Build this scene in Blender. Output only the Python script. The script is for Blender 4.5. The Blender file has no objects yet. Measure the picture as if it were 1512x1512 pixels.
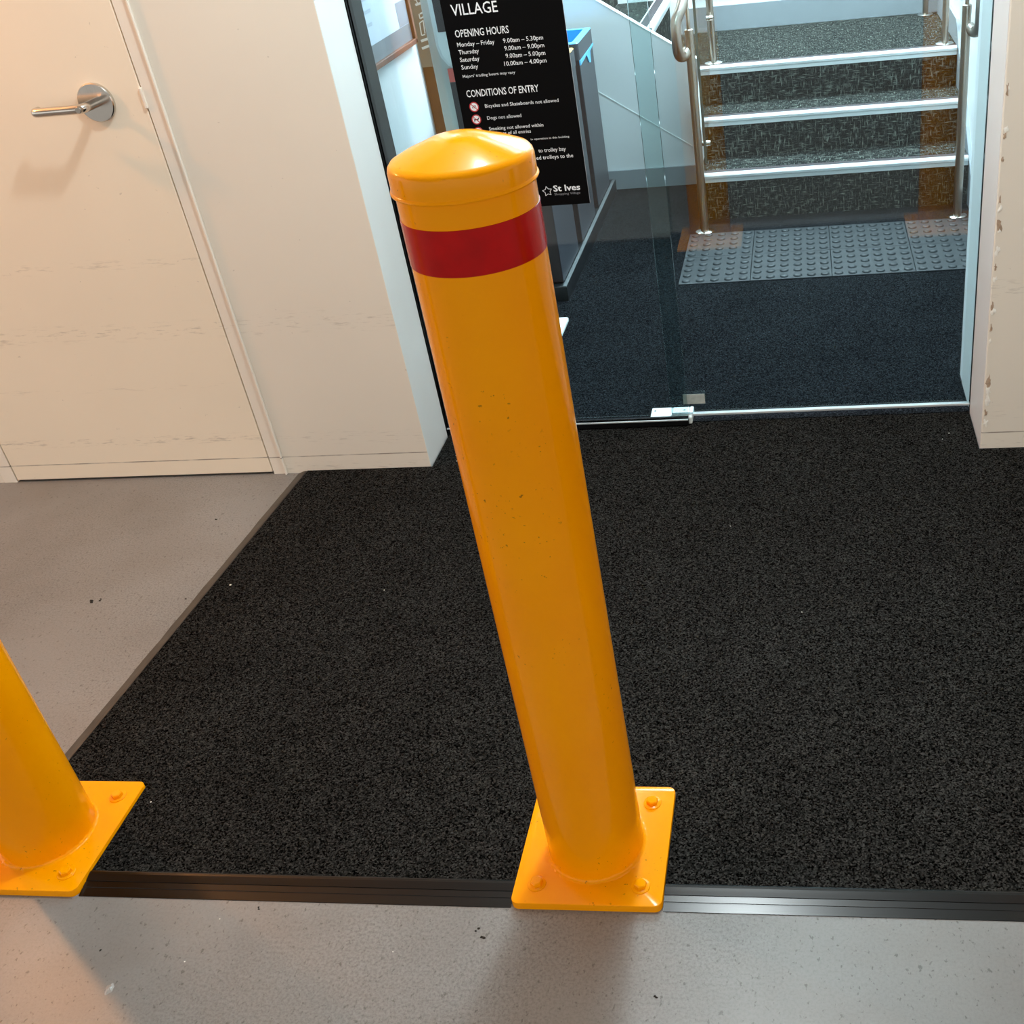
import bpy, bmesh, math, random
from mathutils import Vector, Matrix
random.seed(7)
scene = bpy.context.scene
COL = scene.collection

# ------------------------------------------------------------------ camera
cam_d = bpy.data.cameras.new('camera'); cam = bpy.data.objects.new('camera', cam_d); COL.objects.link(cam)
RX, RY, RZ = (0.98955848, 0.10359462, -0.10021059), (-0.02729759, -0.54798184, -0.83604471), (-0.14152331, 0.83005064, -0.53943219)
M = Matrix((( RX[0], -RY[0], -RZ[0], 0.3883), (RX[1], -RY[1], -RZ[1], -1.2073), (RX[2], -RY[2], -RZ[2], 1.4964), (0, 0, 0, 1)))
cam.matrix_world = M
cam_d.sensor_fit = 'HORIZONTAL'; cam_d.sensor_width = 36.0
cam_d.lens = 1604.85/1512*36.0
cam_d.shift_x = -220.53/1512; cam_d.shift_y = -20.74/1512
cam_d.clip_start = 0.02
scene.camera = cam

# ------------------------------------------------------------------ world, lights, exposure
scene.view_settings.view_transform = 'Standard'
scene.view_settings.look = 'None'
scene.view_settings.gamma = 1.0
scene.view_settings.use_curve_mapping = False
scene.view_settings.exposure = 0.15
w = bpy.data.worlds.new('dim_car_park'); scene.world = w; w.use_nodes = True
w.node_tree.nodes['Background'].inputs[0].default_value = (1.0, 0.96, 0.89, 1)
w.node_tree.nodes['Background'].inputs[1].default_value = 1.08

def area_light(name, loc, size, power, color, shape='RECTANGLE', size_y=None, rot=(0, 0, 0), spread=180):
    d = bpy.data.lights.new(name, 'AREA'); d.shape = shape; d.size = size
    if size_y: d.size_y = size_y
    d.energy = power; d.color = color; d.spread = math.radians(spread)
    o = bpy.data.objects.new(name, d); COL.objects.link(o); o.location = loc; o.rotation_euler = rot
    return o
def point_light(name, loc, radius, power, color):
    d = bpy.data.lights.new(name, 'POINT'); d.energy = power; d.color = color; d.shadow_soft_size = radius
    o = bpy.data.objects.new(name, d); COL.objects.link(o); o.location = loc
    return o
point_light('entrance_downlight', (0.07, 0.65, 2.52), 0.05, 74, (0.86, 0.97, 1.0))
point_light('wall_lamp_warm', (-2.38, 0.87, 2.00), 0.05, 48, (1.0, 0.42, 0.14))
area_light('added_highlight_fill', (-0.3, -3.4, 2.70), 1.5, 8, (1.0, 0.98, 0.94), size_y=0.25)  # unseen ceiling light added behind the camera for fill and highlights
area_light('lobby_panel', (0.30, 2.45, 2.83), 1.0, 58, (0.74, 0.86, 1.0), size_y=0.6)
area_light('landing_panel', (0.35, 4.0, 2.83), 1.0, 180, (0.88, 0.94, 1.0), size_y=0.4)
area_light('hall_panel', (-2.0, 4.6, 2.83), 1.2, 40, (0.90, 0.96, 1.0), size_y=0.6)

# ------------------------------------------------------------------ materials
def rgb(r, g, b):
    f = lambda c: ((c/255)/12.92 if c/255 <= 0.04045 else ((c/255+0.055)/1.055)**2.4)
    return (f(r), f(g), f(b), 1)
def new_mat(name):
    m = bpy.data.materials.new(name); m.use_nodes = True
    nt = m.node_tree; b = nt.nodes['Principled BSDF']
    return m, nt, b
def N(nt, t, **kw):
    n = nt.nodes.new(t)
    for k, v in kw.items(): setattr(n, k, v)
    return n
def coords(nt, scale=(1, 1, 1), out='Object'):
    tc = N(nt, 'ShaderNodeTexCoord'); mp = N(nt, 'ShaderNodeMapping'); mp.inputs['Scale'].default_value = scale
    nt.links.new(tc.outputs[out], mp.inputs[0]); return mp.outputs[0]
def noise(nt, vec, scale, detail=3, rough=0.55):
    n = N(nt, 'ShaderNodeTexNoise'); n.inputs['Scale'].default_value = scale; n.inputs['Detail'].default_value = detail
    n.inputs['Roughness'].default_value = rough; nt.links.new(vec, n.inputs['Vector']); return n.outputs['Fac']
def ramp(nt, fac, stops):
    r = N(nt, 'ShaderNodeValToRGB'); el = r.color_ramp.elements
    while len(el) < len(stops): el.new(0.5)
    for e, (p, c) in zip(el, stops): e.position = p; e.color = c if len(c) == 4 else (*c, 1)
    nt.links.new(fac, r.inputs[0]); return r.outputs[0]
def mix(nt, fac, a, b, mode='MIX'):
    m = N(nt, 'ShaderNodeMix', data_type='RGBA', blend_type=mode)
    for s, v in ((m.inputs[0], fac), (m.inputs[6], a), (m.inputs[7], b)):
        if hasattr(v, 'links') or isinstance(v, bpy.types.NodeSocket): nt.links.new(v, s)
        else: s.default_value = v
    return m.outputs[2]
def math_(nt, op, a, b=None, c=None):
    m = N(nt, 'ShaderNodeMath', operation=op)
    for i, v in enumerate((a, b, c)):
        if v is None: continue
        if isinstance(v, bpy.types.NodeSocket): nt.links.new(v, m.inputs[i])
        else: m.inputs[i].default_value = v
    return m.outputs[0]
def bump(nt, b, h, strength=0.3, dist=0.002):
    n = N(nt, 'ShaderNodeBump'); n.inputs['Strength'].default_value = strength; n.inputs['Distance'].default_value = dist
    nt.links.new(h, n.inputs['Height']); nt.links.new(n.outputs[0], b.inputs['Normal'])
BW = lambda v: (v, v, v, 1)

def plain(name, col, rough=0.5, metal=0.0, coat=0.0, var=0.06, vs=9.0, spec=0.5):
    m, nt, b = new_mat(name)
    v = coords(nt); f = noise(nt, v, vs, 3)
    lo = tuple(c*(1-var) for c in col[:3])+(1,); hi = tuple(min(1, c*(1+var)) for c in col[:3])+(1,)
    nt.links.new(ramp(nt, f, [(0.3, lo), (0.7, hi)]), b.inputs['Base Color'])
    b.inputs['Roughness'].default_value = rough; b.inputs['Metallic'].default_value = metal
    b.inputs['Coat Weight'].default_value = coat; b.inputs['Coat Roughness'].default_value = 0.05
    b.inputs['Specular IOR Level'].default_value = spec
    return m

def mat_paint_yellow():
    m, nt, b = new_mat('amber_enamel')
    v = coords(nt)
    base = ramp(nt, noise(nt, v, 5, 3), [(0.3, rgb(248, 154, 0)), (0.7, rgb(253, 162, 0))])
    specks = ramp(nt, noise(nt, v, 160, 2), [(0.69, BW(0)), (0.72, BW(1))])
    big = ramp(nt, noise(nt, v, 7, 2), [(0.50, BW(0)), (0.62, BW(1))])
    f = math_(nt, 'MULTIPLY', math_(nt, 'MULTIPLY', specks, big), 0.75)
    nt.links.new(mix(nt, f, base, rgb(95, 62, 18)), b.inputs['Base Color'])
    b.inputs['Roughness'].default_value = 0.16; b.inputs['Specular IOR Level'].default_value = 0.18
    bump(nt, b, noise(nt, v, 18, 3), 0.12, 0.002)
    return m
def mat_carpet(name, dark, light, scale=330.0, tone=6.0, fleck=True):
    m, nt, b = new_mat(name)
    v = coords(nt)
    vc = N(nt, 'ShaderNodeTexVoronoi', feature='F1'); vc.inputs['Scale'].default_value = scale; nt.links.new(v, vc.inputs['Vector'])
    bwn = N(nt, 'ShaderNodeSeparateColor'); nt.links.new(vc.outputs['Color'], bwn.inputs[0])
    n1 = math_(nt, 'ADD', math_(nt, 'MULTIPLY', bwn.outputs[0], 0.7), math_(nt, 'MULTIPLY', noise(nt, v, scale*0.45, 2, 0.6), 0.3))
    md = tuple(0.72*d+0.28*l for d, l in zip(dark, light))
    pile = ramp(nt, n1, [(0.22, dark), (0.55, md), (0.80, tuple(0.35*m_+0.65*l for m_, l in zip(md, light))), (0.84, light)])
    t = ramp(nt, noise(nt, v, tone, 3), [(0.3, BW(0.86)), (0.7, BW(1.08))])
    col = mix(nt, 1.0, pile, t, 'MULTIPLY')
    if fleck:
        vo = N(nt, 'ShaderNodeTexVoronoi', feature='F1'); vo.inputs['Scale'].default_value = 42; nt.links.new(v, vo.inputs['Vector'])
        d = ramp(nt, vo.outputs['Distance'], [(0.0, BW(1)), (0.05, BW(0))])
        pick = ramp(nt, noise(nt, v, 30, 1), [(0.66, BW(0)), (0.70, BW(1))])
        col = mix(nt, math_(nt, 'MULTIPLY', math_(nt, 'MULTIPLY', d, pick), 0.8), col, rgb(150, 150, 145))
    nt.links.new(col, b.inputs['Base Color'])
    b.inputs['Roughness'].default_value = 1.0; b.inputs['Specular IOR Level'].default_value = 0.0
    bump(nt, b, n1, 0.7, 0.003)
    return m
def mat_stair_carpet():
    m, nt, b = new_mat('charcoal_woven_carpet')
    a = noise(nt, coords(nt, (170, 32, 32)), 1.0, 2, 0.6); c = noise(nt, coords(nt, (32, 170, 170)), 1.0, 2, 0.6)
    f = math_(nt, 'MAXIMUM', a, c)
    nt.links.new(ramp(nt, f, [(0.48, rgb(14, 17, 18)), (0.58, rgb(42, 47, 46)), (0.74, rgb(116, 122, 114))]), b.inputs['Base Color'])
    b.inputs['Roughness'].default_value = 1.0; b.inputs['Specular IOR Level'].default_value = 0.0
    bump(nt, b, f, 0.6, 0.003)
    return m
def mat_concrete():
    m, nt, b = new_mat('sealed_concrete')
    v = coords(nt)
    base = ramp(nt, noise(nt, v, 2.2, 5), [(0.28, rgb(116, 114, 112)), (0.5, rgb(130, 129, 128)), (0.72, rgb(138, 137, 136))])
    fine = ramp(nt, noise(nt, v, 210, 3, 0.75), [(0.32, BW(0.58)), (0.52, BW(0.98)), (0.72, BW(1.16))])
    where = ramp(nt, noise(nt, v, 1.6, 3), [(0.38, BW(0.30)), (0.60, BW(1.0))])
    col = mix(nt, where, base, mix(nt, 1.0, base, fine, 'MULTIPLY'))
    tint = ramp(nt, noise(nt, coords(nt, (1, 1.6, 1)), 3.1, 3), [(0.40, BW(0)), (0.72, BW(1))])
    col = mix(nt, math_(nt, 'MULTIPLY', tint, 0.35), col, rgb(112, 106, 100))
    sp = ramp(nt, noise(nt, coords(nt, (1, 0.7, 1)), 120, 3, 0.6), [(0.62, BW(0)), (0.68, BW(1))])
    col = mix(nt, math_(nt, 'MULTIPLY', sp, 0.6), col, rgb(70, 67, 64))
    nt.links.new(col, b.inputs['Base Color'])
    b.inputs['Roughness'].default_value = 0.34; b.inputs['Specular IOR Level'].default_value = 0.45
    bump(nt, b, noise(nt, v, 2.5, 3, 0.4), 0.06, 0.02)
    return m
def mat_wall(name, col, bands=(), scuff=0.55, line=None):
    """painted wall: flat paint, long horizontal trolley scuffs at given heights, one joint line near the floor"""
    m, nt, b = new_mat(name)
    tc = N(nt, 'ShaderNodeTexCoord'); v = tc.outputs['Object']
    sep = N(nt, 'ShaderNodeSeparateXYZ'); nt.links.new(v, sep.inputs[0]); z = sep.outputs[2]
    c1 = tuple(c*0.965 for c in col[:3])+(1,)
    out = ramp(nt, noise(nt, v, 3.0, 4), [(0.3, c1), (0.7, col)])
    wob = math_(nt, 'MULTIPLY', math_(nt, 'SUBTRACT', noise(nt, coords(nt, (3, 3, 3)), 1.0, 2), 0.5), 0.03)
    zz = math_(nt, 'ADD', z, wob)
    mk = ramp(nt, noise(nt, coords(nt, (22, 22, 170)), 1.0, 4, 0.65), [(0.55, BW(0)), (0.68, BW(1))])
    for h, hw, s in bands:
        d = math_(nt, 'ABSOLUTE', math_(nt, 'SUBTRACT', zz, h))
        band = math_(nt, 'SUBTRACT', 1.0, math_(nt, 'MINIMUM', math_(nt, 'DIVIDE', d, hw), 1.0))
        out = mix(nt, math_(nt, 'MULTIPLY', math_(nt, 'MULTIPLY', band, mk), s), out, rgb(120, 106, 94))
    if line:
        d = math_(nt, 'ABSOLUTE', math_(nt, 'SUBTRACT', z, line))
        ln = math_(nt, 'LESS_THAN', d, 0.0016)
        lk = ramp(nt, noise(nt, coords(nt, (14, 14, 1)), 1.0, 3), [(0.35, BW(0.25)), (0.6, BW(0.8))])
        out = mix(nt, math_(nt, 'MULTIPLY', ln, lk), out, rgb(128, 116, 104))
    sp = ramp(nt, noise(nt, v, 60, 2), [(0.74, BW(0)), (0.77, BW(1))])
    out = mix(nt, math_(nt, 'MULTIPLY', sp, 0.4*scuff), out, rgb(110, 98, 88))
    nt.links.new(out, b.inputs['Base Color'])
    b.inputs['Roughness'].default_value = 0.5; b.inputs['Specular IOR Level'].default_value = 0.35
    bump(nt, b, noise(nt, v, 40, 3), 0.06, 0.002)
    return m
def mat_glass(name, tint):
    """clear float glass: Fresnel reflection over tinted see-through"""
    m = bpy.data.materials.new(name); m.use_nodes = True; nt = m.node_tree; nt.nodes.clear()
    out = N(nt, 'ShaderNodeOutputMaterial'); mx = N(nt, 'ShaderNodeMixShader'); tr = N(nt, 'ShaderNodeBsdfTransparent')
    gl = N(nt, 'ShaderNodeBsdfGlossy'); fr = N(nt, 'ShaderNodeFresnel'); fr.inputs[0].default_value = 1.52
    gl.inputs['Roughness'].default_value = 0.01; gl.inputs['Color'].default_value = (1, 1, 1, 1)
    sm = ramp(nt, noise(nt, coords(nt), 3, 3), [(0.3, tuple(c*0.985 for c in tint[:3])+(1,)), (0.7, tint)])
    nt.links.new(sm, tr.inputs[0]); nt.links.new(fr.outputs[0], mx.inputs[0])
    nt.links.new(tr.outputs[0], mx.inputs[1]); nt.links.new(gl.outputs[0], mx.inputs[2]); nt.links.new(mx.outputs[0], out.inputs[0])
    return m
def mat_brushed(name, col, rough=0.28):
    m, nt, b = new_mat(name)
    f = noise(nt, coords(nt, (400, 400, 8)), 1.0, 3)
    nt.links.new(ramp(nt, f, [(0.3, tuple(c*0.9 for c in col[:3])+(1,)), (0.7, col)]), b.inputs['Base Color'])
    b.inputs['Metallic'].default_value = 1.0; b.inputs['Roughness'].default_value = rough
    return m

MT = {}
MT['amber'] = mat_paint_yellow()
MT['tape'] = plain('red_reflective_tape', rgb(176, 2, 2), 0.22, var=0.12, vs=30, spec=0.3)
MT['mat'] = mat_carpet('black_entrance_carpet', rgb(3, 3, 3), rgb(64, 63, 61), 400.0)
MT['mat_in'] = mat_carpet('black_lobby_carpet', rgb(3, 4, 5), rgb(50, 53, 56), 400.0)
MT['stair'] = mat_stair_carpet()
MT['concrete'] = mat_concrete()
WALL = rgb(234, 226, 213)
MT['wall_out'] = mat_wall('cream_wall_paint', WALL, [(0.45, 0.04, 0.32), (0.11, 0.03, 0.22), (0.02, 0.02, 0.3)], line=0.054)
MT['door'] = mat_wall('cream_door_paint', rgb(243, 230, 210), [(0.63, 0.02, 0.28), (0.445, 0.03, 0.42), (0.115, 0.02, 0.42), (0.28, 0.01, 0.2)], line=0.048)
MT['frame'] = mat_wall('cream_frame_paint', rgb(238, 230, 218), [(0.45, 0.04, 0.25)], line=0.054)
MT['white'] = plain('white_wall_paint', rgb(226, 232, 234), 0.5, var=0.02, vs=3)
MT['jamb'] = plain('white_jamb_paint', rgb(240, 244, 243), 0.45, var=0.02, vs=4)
MT['white_in'] = plain('white_paint_dimmed', rgb(196, 205, 209), 0.5, var=0.02, vs=3)  # white wall paint, darkened in colour to offset strong light on this wall
MT['jamb_in'] = plain('jamb_paint_dimmed', rgb(204, 212, 212), 0.45, var=0.02, vs=4)  # same jamb paint, greyed in colour to tone down the lobby light
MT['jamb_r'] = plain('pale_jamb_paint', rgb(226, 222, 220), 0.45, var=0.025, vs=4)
MT['skirt'] = plain('grey_skirting', rgb(136, 146, 152), 0.5, var=0.03)
MT['black'] = plain('black_frame_coating', rgb(8, 9, 10), 0.6, spec=0.1)
MT['rubber'] = plain('black_rubber', rgb(9, 9, 10), 0.24, var=0.12, vs=25, spec=0.32)
MT['rubber_worn'] = plain('worn_rubber_edge', rgb(62, 56, 50), 0.5, var=0.35, vs=22)
MT['steel'] = mat_brushed('brushed_steel', rgb(168, 162, 154), 0.32)
MT['chrome'] = mat_brushed('satin_chrome', rgb(210, 206, 200), 0.18)
MT['alu'] = plain('aluminium_nosing', rgb(226, 232, 234), 0.4, metal=0.45, var=0.02)
MT['grip'] = plain('dark_grip_strip', rgb(52, 46, 50), 0.85, var=0.2, vs=120)
MT['glass'] = mat_glass('clear_door_glass', (0.86, 0.945, 0.945, 1))
MT['glass_b'] = mat_glass('balustrade_glass', (0.90, 0.965, 0.955, 1))
MT['edge'] = plain('green_glass_edge', rgb(60, 88, 90), 0.08, coat=0.5, var=0.1)
MT['plastic_w'] = plain('white_plastic', rgb(232, 240, 238), 0.35, var=0.02)
MT['sticker'] = plain('grey_sticker', rgb(176, 182, 176), 0.5, var=0.12, vs=80)
MT['sign'] = plain('black_sign_face', rgb(5, 5, 6), 0.5, var=0.1, spec=0.08)
MT['sign_edge'] = plain('pale_sign_edge', rgb(170, 160, 156), 0.5)
MT['print'] = plain('white_print', rgb(236, 236, 238), 0.5, var=0.01)
MT['print_grey'] = plain('grey_print', rgb(140, 140, 146), 0.5, var=0.02)
MT['red'] = plain('red_print', rgb(186, 42, 46), 0.5, var=0.04)
MT['orange_red'] = plain('coral_label', rgb(240, 104, 92), 0.5, var=0.03)
MT['tactile'] = plain('grey_tactile_plastic', rgb(40, 45, 48), 0.5, var=0.06, vs=20, spec=0.25)
MT['bin'] = plain('dark_grey_bin_steel', rgb(58, 60, 66), 0.4, var=0.08)
MT['bin_front'] = plain('dark_maroon_panel', rgb(30, 7, 11), 0.4, var=0.08)
MT['blue'] = plain('bright_blue_plastic', rgb(20, 150, 226), 0.4, var=0.04)
MT['lblue'] = plain('light_blue_liner', rgb(90, 180, 230), 0.35, var=0.06)
MT['yellow'] = plain('straw_yellow_plastic', rgb(226, 186, 96), 0.4, var=0.05)
MT['redbin'] = plain('red_plastic', rgb(170, 36, 40), 0.4, var=0.05)
MT['plinth'] = plain('black_plinth', rgb(24, 26, 28), 0.4, var=0.1)
MT['plinth_top'] = plain('grey_plinth_edge', rgb(86, 92, 94), 0.5, var=0.1)
MT['timber'] = plain('brown_timber_panel', rgb(98, 62, 38), 0.45, var=0.18, vs=14)
MT['taupe'] = plain('taupe_sign_panel', rgb(136, 124, 112), 0.45, var=0.05)
MT['paper'] = plain('white_poster_paper', rgb(192, 202, 216), 0.5, var=0.015)
MT['pgrey'] = plain('grey_poster_print', rgb(132, 134, 144), 0.5, var=0.05)
MT['ptext'] = plain('pale_grey_poster_text', rgb(168, 176, 190), 0.5, var=0.03)
MT['wood'] = plain('red_brown_frame', rgb(110, 62, 36), 0.4, var=0.15, vs=30)
MT['gframe'] = plain('grey_frame_inlay', rgb(112, 114, 120), 0.4, var=0.05)
MT['station'] = plain('pale_grey_board', rgb(196, 204, 198), 0.4, var=0.02)
MT['dark'] = plain('charcoal_plastic', rgb(32, 38, 44), 0.35, var=0.08)
MT['tile_floor'] = plain('pale_hall_floor', rgb(186, 188, 184), 0.3, var=0.05)
MT['ceiling'] = plain('white_ceiling', rgb(214, 214, 210), 0.8, var=0.02)
MT['plaster'] = plain('bare_plaster_chip', rgb(250, 244, 236), 0.7, var=0.1, vs=120)
MT['plaster_dark'] = plain('exposed_card_chip', rgb(176, 152, 130), 0.8, var=0.2, vs=120)
MT['crumb'] = plain('dark_grit', rgb(40, 34, 28), 0.9, var=0.2, vs=200)
MT['gum'] = plain('clear_glue_drop', rgb(160, 152, 146), 0.06, coat=1.0, var=0.04)
MT['speck'] = plain('white_paper_speck', rgb(220, 216, 208), 0.8, var=0.05)

# ------------------------------------------------------------------ mesh helpers
def origin_of(o):
    v = Vector((0, 0, 0))
    while o is not None: v += o.location; o = o.parent
    return v
def obj(name, bm, mat, parent=None, smooth=False, base=True):
    """link a bmesh given in world coordinates as one object"""
    me = bpy.data.meshes.new(name)
    if smooth:
        for f in bm.faces: f.smooth = True
    off = Vector((0, 0, 0)); loc = Vector((0, 0, 0))
    if parent is not None: off = origin_of(parent)
    elif base and bm.verts:
        xs = [v.co.x for v in bm.verts]; ys = [v.co.y for v in bm.verts]; zs = [v.co.z for v in bm.verts]
        off = Vector(((min(xs)+max(xs))/2, (min(ys)+max(ys))/2, min(zs))); loc = off
    bmesh.ops.translate(bm, verts=bm.verts, vec=-off)
    bm.to_mesh(me); bm.free()
    if smooth: me.set_sharp_from_angle(angle=math.radians(38))
    for mm in (mat if isinstance(mat, (list, tuple)) else [mat]): me.materials.append(MT[mm])
    o = bpy.data.objects.new(name, me); COL.objects.link(o)
    o.location = loc
    if parent is not None: o.parent = parent
    return o
def tag(o, label, cat, group=None):
    o['label'] = label; o['category'] = cat
    if group: o['group'] = group
    return o
def struct(o, label=None):
    o['kind'] = 'structure'
    if label: o['label'] = label
    return o
def thing(name, loc, label, cat, group=None):
    o = bpy.data.objects.new(name, None); COL.objects.link(o); o.location = loc; o.empty_display_size = 0.05
    return tag(o, label, cat, group)
def box(bm, x0, x1, y0, y1, z0, z1, bev=0.0, seg=2):
    b2 = bmesh.new()
    bmesh.ops.create_cube(b2, size=1.0)
    for v in b2.verts: v.co = Vector((x0+(v.co.x+.5)*(x1-x0), y0+(v.co.y+.5)*(y1-y0), z0+(v.co.z+.5)*(z1-z0)))
    if bev: bmesh.ops.bevel(b2, geom=b2.edges[:], offset=bev, segments=seg, affect='EDGES', profile=0.5)
    merge(bm, b2); return bm
def merge(bm, b2):
    me = bpy.data.meshes.new('tmp'); b2.to_mesh(me); b2.free(); bm.from_mesh(me); bpy.data.meshes.remove(me)
def B(*a, **k): return box(bmesh.new(), *a, **k)
def prism(pts, axis, a0, a1):
    """extrude polygon pts (2D) along axis: 'x' -> (y,z), 'y' -> (x,z), 'z' -> (x,y)"""
    bm = bmesh.new()
    def P(p, a): return {'x': (a, p[0], p[1]), 'y': (p[0], a, p[1]), 'z': (p[0], p[1], a)}[axis]
    v0 = [bm.verts.new(P(p, a0)) for p in pts]; v1 = [bm.verts.new(P(p, a1)) for p in pts]
    n = len(pts); f0 = bm.faces.new(v0); f1 = bm.faces.new(v1[::-1])
    for i in range(n): bm.faces.new((v0[i], v0[(i+1) % n], v1[(i+1) % n], v1[i]))
    bmesh.ops.recalc_face_normals(bm, faces=bm.faces[:]); bmesh.ops.triangulate(bm, faces=[f for f in bm.faces if len(f.verts) > 4])
    return bm
def lathe(prof, cx, cy, n=64, close=False):
    bm = bmesh.new(); rings = []
    for r, z in prof:
        if r < 1e-6: rings.append([bm.verts.new((cx, cy, z))])
        else: rings.append([bm.verts.new((cx+r*math.cos(2*math.pi*i/n), cy+r*math.sin(2*math.pi*i/n), z)) for i in range(n)])
    for a, b in zip(rings, rings[1:]):
        for i in range(n):
            j = (i+1) % n
            if len(a) == 1 and len(b) == 1: continue
            if len(a) == 1: bm.faces.new((a[0], b[j], b[i])[::-1])
            elif len(b) == 1: bm.faces.new((a[i], a[j], b[0]))
            else: bm.faces.new((a[i], a[j], b[j], b[i]))
    bmesh.ops.recalc_face_normals(bm, faces=bm.faces[:])
    return bm
def tube(path, r, n=14, caps=True, smooth_it=True, sub=6):
    pts = [Vector(p) for p in path]
    if smooth_it and len(pts) > 2:
        q = []
        for i in range(len(pts)-1):
            p0 = pts[max(i-1, 0)]; p1 = pts[i]; p2 = pts[i+1]; p3 = pts[min(i+2, len(pts)-1)]
            for k in range(sub):
                t = k/sub
                q.append(0.5*((2*p1)+(-p0+p2)*t+(2*p0-5*p1+4*p2-p3)*t*t+(-p0+3*p1-3*p2+p3)*t**3))
        q.append(pts[-1]); pts = q
    bm = bmesh.new(); rings = []
    t = (pts[1]-pts[0]).normalized(); up = Vector((0, 0, 1)) if abs(t.z) < 0.9 else Vector((1, 0, 0))
    nrm = t.cross(up).normalized()
    for i, p in enumerate(pts):
        a = pts[max(i-1, 0)]; b = pts[min(i+1, len(pts)-1)]; t = (b-a).normalized()
        nrm = (nrm - t*nrm.dot(t)).normalized(); bn = t.cross(nrm)
        rings.append([bm.verts.new(p + r*(math.cos(2*math.pi*k/n)*nrm + math.sin(2*math.pi*k/n)*bn)) for k in range(n)])
    for a, b in zip(rings, rings[1:]):
        for k in range(n): bm.faces.new((a[k], a[(k+1) % n], b[(k+1) % n], b[k]))
    if caps: bm.faces.new(rings[0][::-1]); bm.faces.new(rings[-1])
    bmesh.ops.recalc_face_normals(bm, faces=bm.faces[:])
    return bm
def rounded_rect(x0, x1, y0, y1, r, n=5):
    pts = []
    for cx, cy, a0 in ((x1-r, y1-r, 0), (x0+r, y1-r, 90), (x0+r, y0+r, 180), (x1-r, y0+r, 270)):
        for i in range(n+1):
            a = math.radians(a0+90*i/n); pts.append((cx+r*math.cos(a), cy+r*math.sin(a)))
    return pts
def copy_tree(o, parent=None):
    c = o.copy(); COL.objects.link(c); c.parent = parent
    for ch in list(o.children): copy_tree(ch, c)
    return c

# ================================================================== structure
Yw, XC, XR, Yg1, Yg2, ZM = 1.2763, -0.669, 0.8095, 1.460, 1.486, 0.008
CEIL = 2.75
struct(obj('floor', B(-7.5, 6.5, -12.0, 1.50, -0.10, 0.0), 'concrete'), 'smooth grey sealed concrete floor')
struct(obj('floor_lobby', B(-0.60, 1.03, 1.475, 3.70, -0.10, ZM), 'mat_in'), 'black carpet floor behind the glass doors')
struct(obj('floor_hall', B(-2.6, -0.60, 1.475, 5.6, -0.10, ZM-0.001), 'mat_in'))
struct(obj('floor_hall_tiles', B(-3.2, -1.05, 3.72, 6.0, -0.05, ZM+0.002), 'tile_floor'), 'pale hall floor far inside')
# outer wall left of the entrance: wall pieces around the flush door
DL, DR = -1.935, -1.134
wl = struct(obj('wall_left', B(DR+0.043, XC, Yw, Yw+0.17, 0.0, CEIL), 'wall_out'), 'cream painted wall beside the flush door')
# return face of the wall (reveal) is painted white
obj('reveal_face', B(XC-0.001, XC+0.0012, Yw+0.0015, Yw+0.17, 0.0, CEIL), 'jamb', wl)
struct(obj('wall_far_left', B(-5.5, DL-0.043, Yw, Yw+0.17, 0.0, CEIL), 'wall_out'))
struct(obj('wall_over_door', B(DL-0.043, DR+0.043, Yw, Yw+0.17, 2.10, CEIL), 'wall_out'))
wr = struct(obj('wall_right', B(XR, 4.5, Yw, Yw+0.37, 0.0, CEIL, 0.003), 'wall_out'), 'cream painted wall with a chipped corner right of the glass doors')
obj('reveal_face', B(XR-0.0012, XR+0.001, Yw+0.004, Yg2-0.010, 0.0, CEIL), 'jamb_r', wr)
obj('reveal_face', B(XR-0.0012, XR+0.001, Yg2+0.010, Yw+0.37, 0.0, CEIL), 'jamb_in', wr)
obj('glazing_channel', B(XR-0.0016, XR+0.001, Yg2-0.010, Yg2-0.006, 0.0, CEIL), 'black', wr)
obj('glazing_channel', B(XR-0.0016, XR+0.001, Yg2+0.006, Yg2+0.010, 0.0, CEIL), 'black', wr)
# chipped plaster along the right corner
def flake(x, z, sx, sz, dark=False, y=Yw):
    bm = bmesh.new(); n = 13
    vs = []
    for i in range(n):
        a = 2*math.pi*i/n; k = random.uniform(0.35, 1.3)
        vs.append(bm.verts.new((x+sx*k*math.cos(a), y-0.0006, z+sz*k*math.sin(a))))
    c = bm.verts.new((x+random.uniform(-.2, .2)*sx, y-0.0006-random.uniform(.0006, .0014), z))
    for i in range(n): bm.faces.new((vs[i], vs[(i+1) % n], c))
    bmesh.ops.recalc_face_normals(bm, faces=bm.faces[:])
    return bm
for z, sx, sz, dk in ((0.902, .005, .012, 0), (0.895, .003, .018, 1), (0.816, .006, .010, 0), (0.80, .004, .008, 1), (0.75, .003, .007, 1), (0.66, .003, .014, 1),
                      (0.637, .005, .010, 0), (0.60, .007, .016, 1), (0.585, .007, .008, 0), (0.54, .006, .018, 0), (0.50, .004, .008, 1), (0.47, .005, .008, 0), (0.40, .004, .012, 1),
                      (0.388, .006, .010, 0), (0.345, .003, .010, 1), (0.31, .004, .007, 0), (0.20, .007, .018, 1), (0.175, .008, .014, 0), (0.145, .007, .016, 0), (0.11, .004, .012, 1), (0.083, .007, .011, 0)):
    obj('chipped_plaster', flake(XR+0.003+sx*0.9, z, sx, sz, dk), 'plaster_dark' if dk else 'plaster', wr)

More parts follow.
